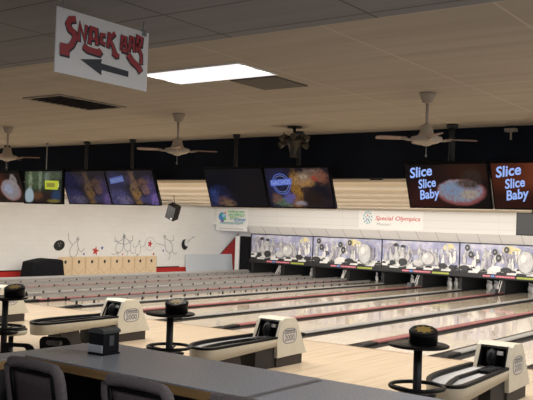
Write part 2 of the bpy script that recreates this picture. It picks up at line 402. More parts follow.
# ------------------------------------------------------------------ masking pictures
def purple_mat():
    m=bpy.data.materials.new('masking_sky'); m.use_nodes=True; nt=m.node_tree; bb=nt.nodes['Principled BSDF']; L=nt.links.new
    tc=nt.nodes.new('ShaderNodeTexCoord'); n=nt.nodes.new('ShaderNodeTexNoise'); n.inputs['Scale'].default_value=2.2; n.inputs['Detail'].default_value=3; L(tc.outputs['Object'],n.inputs['Vector'])
    cr=nt.nodes.new('ShaderNodeValToRGB'); e=cr.color_ramp.elements; e[0].position=.3; e[0].color=(.25,.26,.45,1); e[1].position=.7; e[1].color=(.66,.65,.74,1); k=e.new(.5); k.color=(.40,.41,.59,1)
    L(n.outputs['Fac'],cr.inputs[0]); L(cr.outputs[0],bb.inputs['Base Color']); bb.inputs['Roughness'].default_value=.4
    return m
sky=purple_mat()
g1=mat('art_light_grey',(.66,.65,.65),.45,noise=.25,nscale=6); g2=mat('art_mid_grey',(.34,.34,.35),.45,noise=.3,nscale=6); g3=mat('art_dark_grey',(.035,.035,.04),.45)
aw=mat('art_white',(.82,.81,.78),.45); ay=mat('art_cream_yellow',(.75,.66,.38),.45); ab=mat('art_black',(.012,.012,.014),.5)
apk=mat('art_pink',(.55,.10,.16),.5); abl=mat('art_blue',(.08,.2,.55),.5); agr=mat('art_lime',(.45,.5,.08),.5); avi=mat('art_violet_grey',(.42,.40,.50),.45,noise=.3,nscale=5)
MW=3.4; MH=1.28
def artpin(a,x,z,h,m,rot=0,edge=g2):
    pr=[(0,.06),(.08,.10),(.22,.15),(.36,.165),(.5,.14),(.64,.085),(.75,.06),(.84,.075),(.92,.085),(.98,.06),(1,0)]
    pts=[(w_*h,t_*h) for t_,w_ in pr]+[(-w_*h,t_*h) for t_,w_ in pr[::-1]]
    c,s=math.cos(rot),math.sin(rot); q=[(x+u*c-v*s,z+u*s+v*c) for u,v in pts]
    a.poly([(x+(u*1.12)*c-(v*1.03)*s,z+(u*1.12)*s+(v*1.03)*c) for u,v in pts],edge); a.poly(q,m)
def masking_mesh(kind):
    R=random.Random(11+kind); a=Art(.0006)
    zb=.16
    a.poly([(0,zb),(MW,zb),(MW,MH),(0,MH)],sky)
    def cx_(v,r): return min(max(v,r+.02),MW-r-.02)
    # pale clouds + yellow bursts
    for i in range(7): a.ell(cx_(R.uniform(.3,3.1),.4),R.uniform(.55,1.05),R.uniform(.2,.4),R.uniform(.08,.16),avi,R.uniform(-.3,.3))
    for x in ((2.95,1.1),) if kind==0 else ((1.95,1.12),(2.2,1.05)): a.ell(x[0],x[1],.24,.13,ay,.2); 
    # checkered ground
    a.poly([(0,zb),(MW,zb),(MW,.40),(0,.46)],aw)
    for r in range(3):
        z0=zb+.0+r*.085+.0; z1=z0+.08
        n=9+r*3
        for i in range(n):
            if (i+r)%2: continue
            xa=MW*i/n+.03*R.uniform(-1,1); xb=MW*(i+1)/n
            a.l-=0; a.poly([(max(.01,xa),z0),(min(MW-.01,xb),z0),(min(MW-.01,xb+.03-.05*r),z1),(max(.01,xa+.05),z1)],g3,0 if i else 1)
    # mass of pins
    for i in range(70):
        x=R.uniform(.15,3.25); h=R.uniform(.26,.50); z=.78-.46*i/70+R.uniform(-.05,.05)
        if z>.6 and R.random()<.45: continue
        artpin(a,x,z,min(h,1.2-z),R.choice([g1,g1,aw,avi]),R.uniform(-.25,.25),R.choice([g2,g2,g3]))
    if kind==0:
        # swirl ring of pins on the left with black bowling balls in the ground
        a.stroke([(.85+.58*math.cos(t*PI/12),.72+.5*math.sin(t*PI/12)) for t in range(24)],.03,g1,True)
        for dx in (-.35,-.12,.12,.35): artpin(a,.85+dx,.45,.6 if abs(dx)<.2 else .5,g1,-dx*.4)
        a.ell(.68,1.1,.1,.07,g3); a.ell(1.0,1.06,.1,.06,g3)
        a.ell(1.02,.42,.2,.15,g3); a.ell(.55,.38,.13,.1,g3)
        a.ell(1.72,.42,.26,.17,g2); a.ell(1.70,.44,.22,.14,g1)
        a.ell(2.12,.6,.30,.27,g2); a.ell(2.10,.62,.26,.235,g1); a.ell(2.02,.7,.1,.08,aw)
        a.ell(2.75,.36,.18,.11,g3); a.ell(3.15,.33,.15,.09,g3)
    else:
        for x,z,r in ((.35,1.12,.12),(.5,.86,.13),(1.45,1.0,.12),(1.6,.78,.14),(1.9,1.1,.12),(.8,.62,.08)): a.ell(x,z,r*.8,r,g3); a.ell(x,z,r*.35,r*.4,g2)
        a.ell(2.65,.66,.33,.45,g2); a.ell(2.63,.68,.28,.40,g1); a.ell(2.55,.8,.1,.15,aw)
        a.stroke([(2.75+.5*math.cos(t*PI/12),.74+.48*math.sin(t*PI/12)) for t in range(-7,8)],.03,g1)
        a.ell(1.5,.36,.25,.12,aw); a.ell(1.9,.34,.22,.1,g3); a.ell(.25,.34,.2,.1,g3)
    # bottom sponsor strip
    a.poly([(0,0),(MW,0),(MW,zb),(0,zb)],ab)
    x=1.0
    for n_,m_ in ((.3,apk),(.16,abl),(.75,apk)):
        a.poly([(x,.045),(x+n_,.045),(x+n_,.12),(x,.12)],m_); x+=n_+.02
        for q in range(int(n_/.06)): a.stroke([(x-n_+q*.06,.065),(x-n_+q*.06+.02,.1)],.012,aw,up=1 if q==0 else 0)
    a.poly([(x+.05,.04),(x+.75,.04),(x+.75,.11),(x+.05,.11)],agr)
    for q in range(10): a.stroke([(x+.1+q*.062,.055),(x+.125+q*.062,.095)],.012,g3,up=1 if q==0 else 0)
    return a
masks=[]
mlab=['leftmost long pinsetter picture panel of balls and pins, beside the black curtain','second pinsetter picture panel from the black curtain, with large grey ball at its right','third pinsetter picture panel from the curtain, ring of pins left and grey balls centre','fourth pinsetter picture panel from the curtain, black dots on purple sky','fifth pinsetter picture panel from the curtain, only its left end in view']
frames=[]
for kind in (0,1):
    t=thing('pinsetter_mask',(0,0,0),'x','picture panel','printed masking panels above the pin decks')
    b=MB(); b.box(0.01,MW-.01,.003,.06,0,MH+.0); b.build('panel',g3,t)
    masking_mesh(kind).build('picture',None,t)
    b=MB(); b.box(.0,.035,-.03,.065,0,MH+.0); b.box(.0,MW-.002,-.03,.065,MH,MH+.035); b.box(.0,MW-.002,-.025,.065,-.03,.0); b.build('frame',blackm,t)
    frames.append(t)
for i in range(5):
    x=-11.9+i*MW; t=frames[i] if i<2 else dup(frames[i%2])
    t.location=(x,16.7,.57); t['label']=mlab[i]

# ------------------------------------------------------------------ banners on the bulkhead
bt=thing('banner',(-13.68,BY-.012,1.97),'small white poster with green and blue print on the bulkhead near the corner','banner')
b=MB(); b.box(0,1.85,0,.008,0,1.04); b.build('sheet',white,bt)
a=Art(.001)
gr=mat('print_green',(.10,.5,.14),.5); bl=mat('print_blue',(.08,.25,.6),.5); te=mat('print_teal',(.05,.35,.38),.5)
a.ell(.34,.66,.22,.2,bl); a.ell(.42,.72,.1,.09,mat('print_sky',(.35,.6,.8),.5)); a.ell(.28,.76,.1,.07,te,.6); a.ell(.5,.55,.1,.06,gr,-.5); a.ell(.52,.84,.06,.05,mat('print_orange',(.6,.3,.05),.5)); a.ell(.36,.46,.09,.05,mat('print_purple',(.2,.1,.4),.5))
R=random.Random(3)
for z,x0,x1,h,m_ in ((.88,.7,1.66,.1,gr),(.72,.75,1.7,.12,gr),(.58,.8,1.3,.08,gr),(.5,1.1,1.72,.11,bl),(.36,.25,1.6,.08,te),(.1,.2,1.7,.03,g2)):
    x=x0
    while x<x1:
        k=R.randint(0,2); w_=h*.55
        if k==0: a.stroke([(x,z-h/2),(x,z+h/2),(x+w_,z+h/2),(x+w_,z)],h*.25,m_)
        elif k==1: a.stroke([(x+w_,z+h/2),(x,z+h/3),(x,z-h/2),(x+w_,z-h/2)],h*.25,m_)
        else: a.stroke([(x,z+h/2),(x+w_/2,z-h/2),(x+w_,z+h/2)],h*.25,m_)
        x+=w_*1.6
a.build('print',None,bt).location=(0,-.001,0)
bt=thing('banner',(-6.0,BY-.012,2.30),'wide white banner reading Special Olympics Missouri in red on the bulkhead','banner')
b=MB(); b.box(0,2.93,0,.008,0,.745); b.build('sheet',white,bt)
a=Art(.001); rd=mat('print_red',(.55,.03,.03),.5)
a.text('Special Olympics',.78,.36,.17,rd,shear=.25,bold=.012,width=2.02)
a.text('Missouri',.86,.14,.12,g2,width=.62)
tl=mat('print_turquoise',(.1,.42,.48),.5)
for i in range(10):
    t_=2*PI*i/10; a.stroke([(.42+.2*math.cos(t_),.45+.25*math.sin(t_)),(.42+.2*math.cos(t_+.25),.45+.25*math.sin(t_+.25)),(.42+.14*math.cos(t_+.35),.45+.17*math.sin(t_+.35))],.03,tl)
for i in range(5):
    t_=2*PI*i/5+.3; a.ell(.42+.08*math.cos(t_),.44+.1*math.sin(t_),.025,.035,[bl,rd,tl,g2,gr][i])
a.stroke([(.36,.3),(.42,.42),(.48,.3)],.025,bl)
a.build('print',None,bt).location=(0,-.001,0)

# ------------------------------------------------------------------ side wall: art, boards, covered box
def on_wall(o,y,z,off=.012):   # art plane faces +X on the left wall; local +x runs along +Y
    o.location=(WX+off,y,z); o.rotation_euler=(0,0,PI/2)
gline=mat('mural_grey_line',(.30,.30,.32),.6); mred=mat('mural_red',(.55,.05,.05),.6); mblue=mat('mural_blue',(.08,.10,.35),.6)
def pin_fig(seed,fl=1):
    R=random.Random(seed); a=Art(.0008)
    body=[(-.10,0),(-.2,.2),(-.14,.42),(-.03,.6),(-.05,.7),(0,.78),(.06,.7),(.03,.58),(.16,.4),(.2,.2),(.1,0)]
    a.stroke([(x*fl,z) for x,z in body],.022,gline,True)
    a.stroke([(-.15*fl,.4),(-.4*fl,.5+.2*R.random()),(-.5*fl,.75)],.02,gline); a.stroke([(.14*fl,.4),(.36*fl,.3),(.45*fl,.5)],.02,gline)
    a.stroke([(-.05,0),(-.2*fl,-.16),(-.3*fl,-.14)],.02,gline); a.stroke([(.05,0),(.14*fl,-.2),(.26*fl,-.2)],.02,gline)
    a.ell(-.02,.69,.015,.02,g3); a.ell(.03,.69,.015,.02,g3)
    return a
figs=[(7.80,.78,1,.35,1.05,'leaning grey outline bowling pin figure painted beside the painted black ball'),(10.2,.95,2,.5,1,'grey outline pin figure with raised arms painted near the middle of the wall'),(10.85,1.0,3,-.45,1,'grey outline pin figure tilting left, second of the three near the middle'),(11.35,.85,4,.2,.8,'smaller grey outline pin figure painted just left of the ringed red star'),(13.45,.95,5,-.6,1.15,'grey outline pin figure painted left of the painted half black ball')]
for y,z,sd,tilt,sc,lb in figs:
    o=pin_fig(sd,1 if sd%2 else -1).build('painted_pin_figure',None); on_wall(o,y,z); o.rotation_euler=(0,tilt,PI/2); o.scale=(sc,sc,sc); tag(o,lb,'wall painting','pin figures painted on the white block wall')
for y,z,r,lb in ((9.0,1.0,.2,'red star without a ring painted above the wooden boards'),(12.1,1.3,.17,'red star inside a thin grey ring painted above the wooden boards')):
    a=Art(); 
    if r<.19: a.stroke([(.32*math.cos(t*PI/10),.28*math.sin(t*PI/10)) for t in range(20)],.012,gline,True)
    a.star(0,0,r,mred,.2); o=a.build('painted_star',None); on_wall(o,y,z); tag(o,lb,'wall painting')
for y,z,r,m_,lb in ((9.35,1.12,.09,mblue,'small blue star painted right of the left red star'),(8.4,.88,.07,mblue,'tiny blue star painted low between the first pin figure and the left red star'),(10.5,.86,.06,mred,'tiny red star painted between the pin figures'),(12.35,.86,.08,mred,'tiny red star painted low over the right end of the wooden boards'),(12.95,1.0,.07,mblue,'tiny blue star painted beside the rightmost pin figure')):
    a=Art(); a.star(0,0,r,m_); o=a.build('painted_star',None); on_wall(o,y,z); tag(o,lb,'wall painting')
a=Art(); a.ell(0,0,.27,.2,ab,.2,28); a.ell(-.05,.06,.03,.022,g2); a.ell(.06,.08,.03,.022,g2); a.ell(.01,-.02,.03,.022,g2)
o=a.build('painted_bowling_ball',None); on_wall(o,7.15,1.22); tag(o,'black bowling ball with finger holes painted on the white wall left of the wooden boards','wall painting')
a=Art(); a.ell(0,0,.22,.24,ab,.2,28); a.ell(.14,.09,.16,.17,white,0,20); a.ell(.06,.1,.03,.022,g2); a.stroke([(.2,.12),(.42,.28)],.03,gline); a.stroke([(.5,.3),(.62,.36)],.04,mblue)
o=a.build('painted_half_ball',None); on_wall(o,14.35,1.28); tag(o,'crescent shaped black half ball painted above the pale board','wall painting')
# red arrow painted at the corner
a=Art(); a.poly([(-.03,0),(-.06,.80),(-.92,.80),(.46,1.80),(.46,0)],red); a.stroke([(-.96,.80),(.46,1.84)],.04,ab)
o=a.build('painted_arrow',None); on_wall(o,17.80,.0,.035); tag(o,'big red upward arrow painted on the wall corner behind the pale board','wall painting')
# eight light boards leaning on the wall
def board():
    t=thing('game_board',(0,0,0),'x','game board','light wooden boards lined up along the side wall')
    wd=.655; b=MB(); b.box(0,wd,-.02,.0,.0,.80)   # local: x->+Y(world) after rotation; front -y
    b.build('panel',boardw,t,bevel=.004)
    a=Art(.0012); a.stroke([(.006,.0),(.006,.8)],.012,boardl); a.stroke([(.04,.36),(wd/2,.13),(wd-.04,.36)],.014,boardl); a.stroke([(.04,.36),(.04,.7)],.008,boardl)
    a.stroke([(wd-.04,.36),(wd-.04,.7)],.008,boardl); a.stroke([(.1,.06),(wd-.1,.06)],.018,boardl)
    a.build('line_print',None,t).location=(0,-.021,0)
    a=Art(.0012); a.ell(wd/2,.60,.058,.068,ab,0,20); a.ell(wd/2+.012,.59,.03,.035,g3); a.build('hole',None,t).location=(0,-.0225,0)
    b=MB(); b.box(wd*.2,wd*.26,-.0,.30,.0,.55); b.box(wd*.74,wd*.8,.0,.30,.0,.55); b.build('rear_leg',boardw,t)
    return t
bd=board()
blab=['leftmost light wooden board with a dark hole, next to the black covered box']+['light wooden board with a dark hole, %s from the left of the row of eight'%ordn[i] for i in range(1,7)]+['rightmost light wooden board with a dark hole, nearest the pale board']
for i in range(8):
    t=bd if i==0 else dup(bd)
    t.location=(WX+.42,6.80+i*.665,.0); t.rotation_euler=(0,0,PI/2); t['label']=blab[i]
# black cloth covered box
def covered_box():
    me=bmesh.new(); n=48; L_,D_,H_=1.38,.75,.70
    rings=[]
    for zi,z in enumerate((0,.15,.35,.55,.68,.72)):
        ring=[]
        for i in range(n):
            a=2*PI*i/n; c,s=math.cos(a),math.sin(a); e=.28
            x=L_/2*abs(c)**e*(1 if c>0 else -1); y=D_/2*abs(s)**e*(1 if s>0 else -1)
            fl=(1-z/H_)*(.07+.05*math.sin(a*9)+.03*math.sin(a*14+1)); k=1+fl-(.05 if zi>4 else 0)
            zz=z+(.06*math.sin(3*x+1) if zi>=4 else 0)
            ring.append(me.verts.new((x*k,y*k,zz)))
        rings.append(ring)
    for A,B in zip(rings,rings[1:]):
        for i in range(n): f=me.faces.new((A[i],A[(i+1)%n],B[(i+1)%n],B[i])); f.smooth=True
    c=me.verts.new((-.1,0,.80)); 
    for i in range(n): f=me.faces.new((rings[-1][i],rings[-1][(i+1)%n],c)); f.smooth=False
    m_=bpy.data.meshes.new('covered_box'); me.to_mesh(m_); me.free(); m_.materials.append(cloth)
    return m_
o=bpy.data.objects.new('covered_box',covered_box()); COL.objects.link(o); o.location=(WX+.95,5.66,0); o.rotation_euler=(0,0,PI/2); tag(o,'large box shape draped in a black cloth standing by the side wall','covered box')
# pale board leaning
b=MB(); b.box(-1.66,1.72,-.02,.0,0,.84,rot=Matrix.Rotation(-.12,3,'X'),piv=(0,0,0)); o=b.build('leaning_board',paleboard); o.location=(WX+.16,16.0,0); o.rotation_euler=(0,0,PI/2); tag(o,'long plain bluish white board leaning against the wall under the half ball','board')

# ------------------------------------------------------------------ ball returns
badge=mat('badge_dark',(.10,.10,.11),.4); badgel=mat('badge_light',(.45,.43,.40),.4)
def ball_return():
    # origin: floor point; local frame == world, hood right face at x=+.28
    t=thing('ball_return',(0,0,0),'x','ball return','cream ball returns on the approach')
    K=.965
    # hood side profile in (y,z)
    out=[(-3.12,.15),(-3.14,.42),(-3.0,.76),(-2.95,.80),(-2.66,.785),(-2.60,.74),(-2.29,.17)]
    # side walls + roof + back as shell
    b=MB(); 
    b.prism(out,'X',.215,.28); b.prism(out,'X',-.22,-.16)
    b.prism([(-3.0,.76),(-2.95,.80),(-2.66,.785),(-2.60,.74),(-2.29,.17),(-2.35,.17),(-2.65,.71),(-2.68,.735),(-2.97,.745)],'X',-.16,.215)
    for v in b.bm.verts: v.co.z=.15+(v.co.z-.15)*.955
    h=b.build('hood',cream,t,bevel=.012)
    b=MB(); b.box(-.159,.214,-2.9,-2.74,.3,.695); 
    b.prism([(-3.10,.30),(-2.985,.69),(-2.9,.69),(-2.9,.3)],'X',.19,.214); b.prism([(-3.10,.30),(-2.985,.69),(-2.9,.69),(-2.9,.3)],'X',-.159,-.135)
    b.build('hood_lining',black,h)
    b=MB(); b.tube([(-.15,-3.125,.45),(-.15,-3.0,.705),(.205,-3.0,.705),(.205,-3.125,.45)],.015,8); b.build('opening_trim',blackg,h)
    b=MB(); b.lathe([(0,-.06),(.12,-.06),(.15,0),(.12,.06),(0,.06)],c=(0,-2.96,.56),n=18,M=Matrix.Rotation(PI/2,3,'Y')); b.build('lift_wheel',black,t)
    b=MB(); b.box(.06,.14,-3.0,-2.97,.61,.66,rot=Matrix.Rotation(-.4,3,'X')); b.build('painted_glare',white,t)  # reflection inside the dark hood, put in as a white chip
    # badge on +x face
    a=Art(.0006)
    n=20; hw=.20; hh=.125
    def rr(k): 
        pts=[]
        for i in range(n):
            an=2*PI*i/n; c,s=math.cos(an),math.sin(an); pts.append((k*hw*abs(c)**.7*(1 if c>0 else -1),k*hh*abs(s)**.7*(1 if s>0 else -1)))
        return pts
    a.poly(rr(1),badge); a.poly(rr(.90),badgel)
    a.text('2000',0,-.075,.095,badge,align='CENTER',width=.28,bold=.02); a.poly([(-.155,.035),(.155,.035),(.13,.095),(-.13,.095)],badge); a.text('Brunswick',0,.047,.034,badgel,align='CENTER',width=.25,bold=.01)
    ob=a.build('badge',None,h); ob.location=(.2815,-2.80,.48); ob.rotation_euler=(0,0,PI/2)
    # plinth
    b=MB(); b.box(-.19,.25,-3.10,-2.38,0,.152); b.build('plinth',brown,t,bevel=.008)
    # tray body outline (plan), rounded near end
    def outline(w,y0,y1,n=10,e=.5):
        pts=[(w,y1)]
        for i in range(n+1):
            an=-PI/2*i/n; c,s=math.cos(an),math.sin(an); pts.append((w-.12+.12*c if False else w*(abs(c)**e),y0+.22+.22*(-abs(s)**.8)))
        pts=[(w,y1),(w,y0+.22)]
        for i in range(1,n): 
            an=PI/2*i/n; pts.append((w-.2+.2*math.cos(an),y0+.22-.22*math.sin(an)))
        pts.append((w-.2,y0)); return pts+[(-x,y) for x,y in pts[::-1]]
    base=[(.27,-3.06),(.30,-3.6),(.33,-4.2),(.355,-4.8),(.35,-5.02),(.30,-5.14),(.20,-5.20),(.06,-5.17),(-.06,-5.07),(-.17,-4.88),(-.24,-4.62),(-.285,-4.3),(-.30,-3.9),(-.30,-3.5),(-.29,-3.06)]
    def sm(P):
        out=[P[0]]
        for i in range(len(P)-1):
            p0,p1,p2,p3=[Vector(P[max(0,min(len(P)-1,i+k))]) for k in (-1,0,1,2)]
            for q in (.33,.67,1.0):
                v=.5*((2*p1)+(p2-p0)*q+(2*p0-5*p1+4*p2-p3)*q*q+(3*p1-p0-3*p2+p3)*q**3); out.append((v.x,v.y))
        return out
    base=[(x,(y if y>-3.9 else -3.9+(y+3.9)*.80)) for x,y in base]
    O=sm(base); cx_=.02; I=[(cx_+(x-cx_)*.80,(-3.06 if y>-3.1 else y+.07*max(0,min(1,(-4.2-y))))) for x,y in O]; n_=len(O)
    def zt(y): return .45
    def zb(y): 
        u=(y+5.2)/2.2; return .27+.07*u
    b=MB(); kc=b.mi(cream)
    Lo=[b.bm.verts.new((x*.96,y+.02,zb(y))) for x,y in O]; Up=[b.bm.verts.new((x,y,zt(y))) for x,y in O]
    for i in range(n_-1): f=b.bm.faces.new((Lo[i],Lo[i+1],Up[i+1],Up[i])); f.smooth=True
    b.bm.faces.new(Lo[::-1]); b.bm.faces.new((Lo[-1],Lo[0],Up[0],Up[-1]))
    body=b.build('tray_body',cream,t)
    b=MB()
    A=[b.bm.verts.new((x,y,.45)) for x,y in O]; B=[b.bm.verts.new((x*.99,y,.485)) for x,y in O]; Cc=[b.bm.verts.new((x,y,.485)) for x,y in I]; D=[b.bm.verts.new((x,y,.43)) for x,y in I]
    for P_,Q_ in ((A,B),(B,Cc),(Cc,D)):
        for i in range(n_-1): f=b.bm.faces.new((P_[i],P_[i+1],Q_[i+1],Q_[i]))
    b.build('rim',black,t)
    b=MB(); b.face([(x,y,.433) for x,y in I],lgrey); b.build('tray_floor',lgrey,t)
    b=MB(); b.prism([(-.01,-3.06),(-.0,-4.2),(.06,-4.55),(.14,-4.84),(.18,-4.84),(.11,-4.55),(.04,-4.2),(.03,-3.06)],'Z',.433,.475); b.build('centre_rail',black,t)
    b=MB()
    for y in (-3.2,-3.32,-3.44,-3.56): b.tube([(.05,y,.46),(.2,y+.03,.46)],.028,8)
    b.build('ball_stop',black,t)
    b=MB(); b.prism([(-4.42,0),(-3.88,0),(-3.96,.305),(-4.34,.29)],'X',-.14,.18); b.build('pedestal',brown,t)
    b=MB(); b.box(-.18,.22,-3.62,-3.11,0,.31); b.build('lift_base',mat('near_black_brown',(.010,.008,.007),.6),t)
    return t
br0=ball_return()
BRX=[(3.42,'middle cream ball return, its badge facing the napkin dispenser side'),(-.14,'cream ball return just behind the napkin dispenser'),(7.12,'cream ball return at the right edge, tray cluttered with dark ball stops'),(-3.75,'farthest cream ball return at the left edge, mostly hidden by the pedestal table')]
for i,(x,l) in enumerate(BRX):
    t=br0 if i==0 else dup(br0)
    t.location=(x,0,0); t['label']=l
br0['label']='middle cream ball return, standing between the two pedestal tables at centre and right'
# ------------------------------------------------------------------ pedestal tables
def ped():
    t=thing('pedestal_table',(0,0,0),'x','table','round black pedestal tables')
    b=MB(); b.lathe([(0,.965),(.30,.965),(.33,.975),(.335,.99),(.32,1.0),(0,1.0)],n=40); b.build('tabletop',blackg,t)
    b=MB(); b.lathe([(.047,.03),(.047,.965)],n=20); b.lathe([(.10,.94),(.10,.965)],n=20); b.build('pole',blackm,t)
    b=MB(); pts=[(.29*math.cos(2*PI*i/40),.29*math.sin(2*PI*i/40),.54) for i in range(40)]; b.tube(pts,.022,8,closed=True)
    b.build('ring',black,t)
    b=MB()
    for i in range(4): a_=PI/2*i+.4; b.tube([(.04*math.cos(a_),.04*math.sin(a_),.49),(.29*math.cos(a_),.29*math.sin(a_),.535)],.014,6)
    b.build('spoke',black,t)
    b=MB(); b.lathe([(.05,.43),(.19,.44),(.21,.46),(.05,.49)],n=24); b.build('shelf',black,t)
    b=MB(); b.lathe([(.27,0),(.27,.02),(.06,.05)],n=28); b.build('base',blackm,t)
    return t
def drum():
    t=thing('lane_canister',(0,0,0),'x','canister','black canisters on the pedestal tables')
    Mx=Matrix.Rotation(.20,3,'X')@Matrix.Rotation(0,3,'Z')
    b=MB(); n=32
    rings=[]
    for r,z in ((.142,0),(.15,.012),(.15,.13),(.155,.14),(.155,.165),(.135,.185)):
        rings.append([b.bm.verts.new((r*math.cos(2*PI*i/n),r*math.sin(2*PI*i/n),z+(z/.185)*.32*r*math.sin(2*PI*i/n)*1.0)) for i in range(n)])
    for A,B in zip(rings,rings[1:]):
        for i in range(n): b.bm.faces.new((A[i],A[(i+1)%n],B[(i+1)%n],B[i])).smooth=True
    b.bm.faces.new(rings[0][::-1]); b.bm.faces.new(rings[-1])
    b.build('body',blackg,t)
    t.scale=(1.02,1.02,.84)
    b=MB(); pts=[]
    for i in range(16):
        r=.105 if i%2==0 else .068; a_=2*PI*i/16; x,y=r*math.cos(a_),r*math.sin(a_); pts.append((x,y,.1865+.32*y))
    b.face(pts,gold); b.build('star_emblem',gold,t)
    return t
pt=ped(); dr=drum()
PT=[((7.235,-5.52,0),'round black pedestal table at the right, in front of the rightmost ball return'),((3.55,-5.46,0),'round black pedestal table left of centre with a foot ring, above the counter edge'),((.56,-5.90,0),'round black pedestal table cut off by the left edge')]
DL=['black canister with yellow star emblem on the right pedestal table','black canister with yellow star emblem on the pedestal table left of centre','black canister with yellow star emblem at the left edge']
ANG=math.atan2(CAM.y+5.6,CAM.x-5)   # not used for placement of geometry, only canister facing the counter
for i,(p,l) in enumerate(PT):
    t=pt if i==0 else dup(pt); t.location=p; t['label']=l
    d=dr if i==0 else dup(dr); off=((.05,.02),(.08,.03),(.1,.08))[i]
    d.location=(p[0]+off[0],p[1]+off[1],1.0); d['label']=DL[i]; d.rotation_euler=(0,0,.5)
# little round cream-edged seat
t=thing('round_seat',(-.05,-6.0,0),'low round cream edged seat with black top under the left pedestal table','seat')
t.location=(.20,-5.50,0) 
b=MB(); b.lathe([(0,.36),(.22,.36),(.25,.39),(.25,.435),(0,.435)],n=32); b.build('seat_shell',cream,t)
b=MB(); b.lathe([(0,.435),(.25,.435),(.24,.455),(0,.46)],n=32); b.build('cushion',black,t)
b=MB(); b.lathe([(.10,0),(.10,.02),(.04,.05),(.04,.36)],n=20); b.build('post',blackm,t)

# black moulded chairs just beyond the counter
def mchair():
    t=thing('plastic_chair',(0,0,0),'x','chair','black moulded chairs behind the counter')
    b=MB(); b.box(-.2,.2,-.2,.2,.40,.43); b.build('seat',black,t,bevel=.015)
    b=MB()   # backrest with hand hole: four curved sections
    n=16; sh=[]
    def rr(hw,z0,z1,r,N):
        pts=[]
        for cx,cz,a0 in ((hw-r,z0+r,-90),(hw-r,z1-r,0),(-hw+r,z1-r,90),(-hw+r,z0+r,180)):
            for i in range(N+1): a=math.radians(a0+90*i/N); pts.append((cx+r*math.cos(a),cz+r*math.sin(a)))
        return pts
    O=rr(.19,.5,.80,.08,5); I=rr(.10,.695,.755,.028,5)
    for y in (-.215,-.19):
        pass
    def Y(x,z): return -.2-.08*(z-.5)/.3+.6*x*x
    th=.022
    Of=[b.bm.verts.new((x,Y(x,z),z)) for x,z in O]; If=[b.bm.verts.new((x,Y(x,z),z)) for x,z in I]
    Ob=[b.bm.verts.new((x,Y(x,z)-th,z)) for x,z in O]; Ib=[b.bm.verts.new((x,Y(x,z)-th,z)) for x,z in I]
    m=len(O)
    for i in range(m):
        j=(i+1)%m
        b.bm.faces.new((Of[i],Of[j],If[j],If[i])); b.bm.faces.new((Ob[i],Ib[i],Ib[j],Ob[j])); b.bm.faces.new((Of[i],Ob[i],Ob[j],Of[j])); b.bm.faces.new((If[i],If[j],Ib[j],Ib[i]))
    b.build('backrest',blackg,t)
    for sx in (-1,1):
        for sy in (-1,1):
            b=MB(); b.tube([(sx*.17,sy*.17,.41),(sx*.2,sy*.22,0)],.013,8); b.build('leg',blackm,t)
        b=MB(); b.tube([(sx*.17,-.18,.41),(sx*.165,-.225,.55)],.013,8); b.build('back_support',blackm,t)
    return t
mc=mchair()
for i,(x,y,rz,l) in enumerate(((3.30,-7.62,.55,'leftmost black moulded chair behind the counter, hand hole in its back'),(3.16,-6.98,.55,'second black moulded chair, under the tray of the ball return behind the dispenser'),(4.42,-6.86,.55,'black moulded chair whose top just shows between the dispenser and the pedestal table'))):
    t=mc if i==0 else dup(mc); t.location=(x,y,0); t.rotation_euler=(0,0,rz+.9 if False else rz); t['label']=l

# ------------------------------------------------------------------ counter
CT=1.40
top=[(7.03,-9.92),(9.5,-10.0),(10.6,-10.0),(10.6,-10.68),(7.16,-10.64),(7.22,-10.86),(7.22,-13.2),(7.03,-13.2)]
t=thing('counter',(7.8,-10.3,.35),'long speckled grey laminate counter with oak edge in the foreground','counter')
def loc(p): return (p[0]-7.8,p[1]+10.3)
b=MB(); b.prism([loc(p) for p in top],'Z',CT-.35-.008,CT-.35); wt=b.build('countertop',laminate,t)
b=MB(); b.box(8.80-7.8-.004,8.84-7.8+.0,-.36,.27,CT-.3502,CT-.349); b.build('joint',lamline,wt)
b=MB(); b.prism([loc(p) for p in top],'Z',CT-.35-.055,CT-.35-.0085); b.build('edge_band',oak,t)
b=MB(); b.prism([loc(p) for p in ((7.12,-10.02),(10.55,-10.1),(10.55,-10.32),(7.2,-10.30),(7.19,-13.1),(7.12,-13.1))],'Z',0,CT-.405); b.build('base_panel',mat('dark_counter_base',(.02,.018,.018),.7,noise=.2),t)
# napkin dispenser
t=thing('napkin_dispenser',(7.425,-10.27,CT),'small black napkin dispenser with chrome side standing on the grey counter','napkin dispenser',rz=0)
t.rotation_euler=(0,0,.04)
w2,d2,hh=.064,.074,.155
b=MB(); b.box(-w2,w2,-d2,d2,.0,.012); b.build('foot_plate',black,t,bevel=.004)
b=MB(); b.box(-w2+.006,w2-.006,-d2+.006,d2-.006,.012,hh-.02); b.build('body',blackg,t,bevel=.006)
b=MB(); 
pr=[(-w2,hh-.026),(-w2,hh-.008)]+[(-w2+2*w2*i/8,hh-.006+.014*math.sin(PI*i/8)) for i in range(1,8)]+[(w2,hh-.008),(w2,hh-.026)]
b.prism(pr,'Y',-d2,d2); b.build('lid',mat('dark_grey_lid',(.03,.033,.03),.4),t,bevel=.003)
b=MB(); b.box(-w2+.008,w2-.008,-d2-.001,-d2+.008,.016,.062); b.build('chrome_face',chrome,t)
b=MB(); b.box(-w2+.012,w2-.012,-d2-.0005,-d2+.008,.066,.125); b.build('napkin_slot',black,t)
b=MB(); b.box(w2-.008,w2-.002,-.02,.02,.055,.115); b.build('side_window',mat('dark_window',(.04,.042,.045),.2),t)

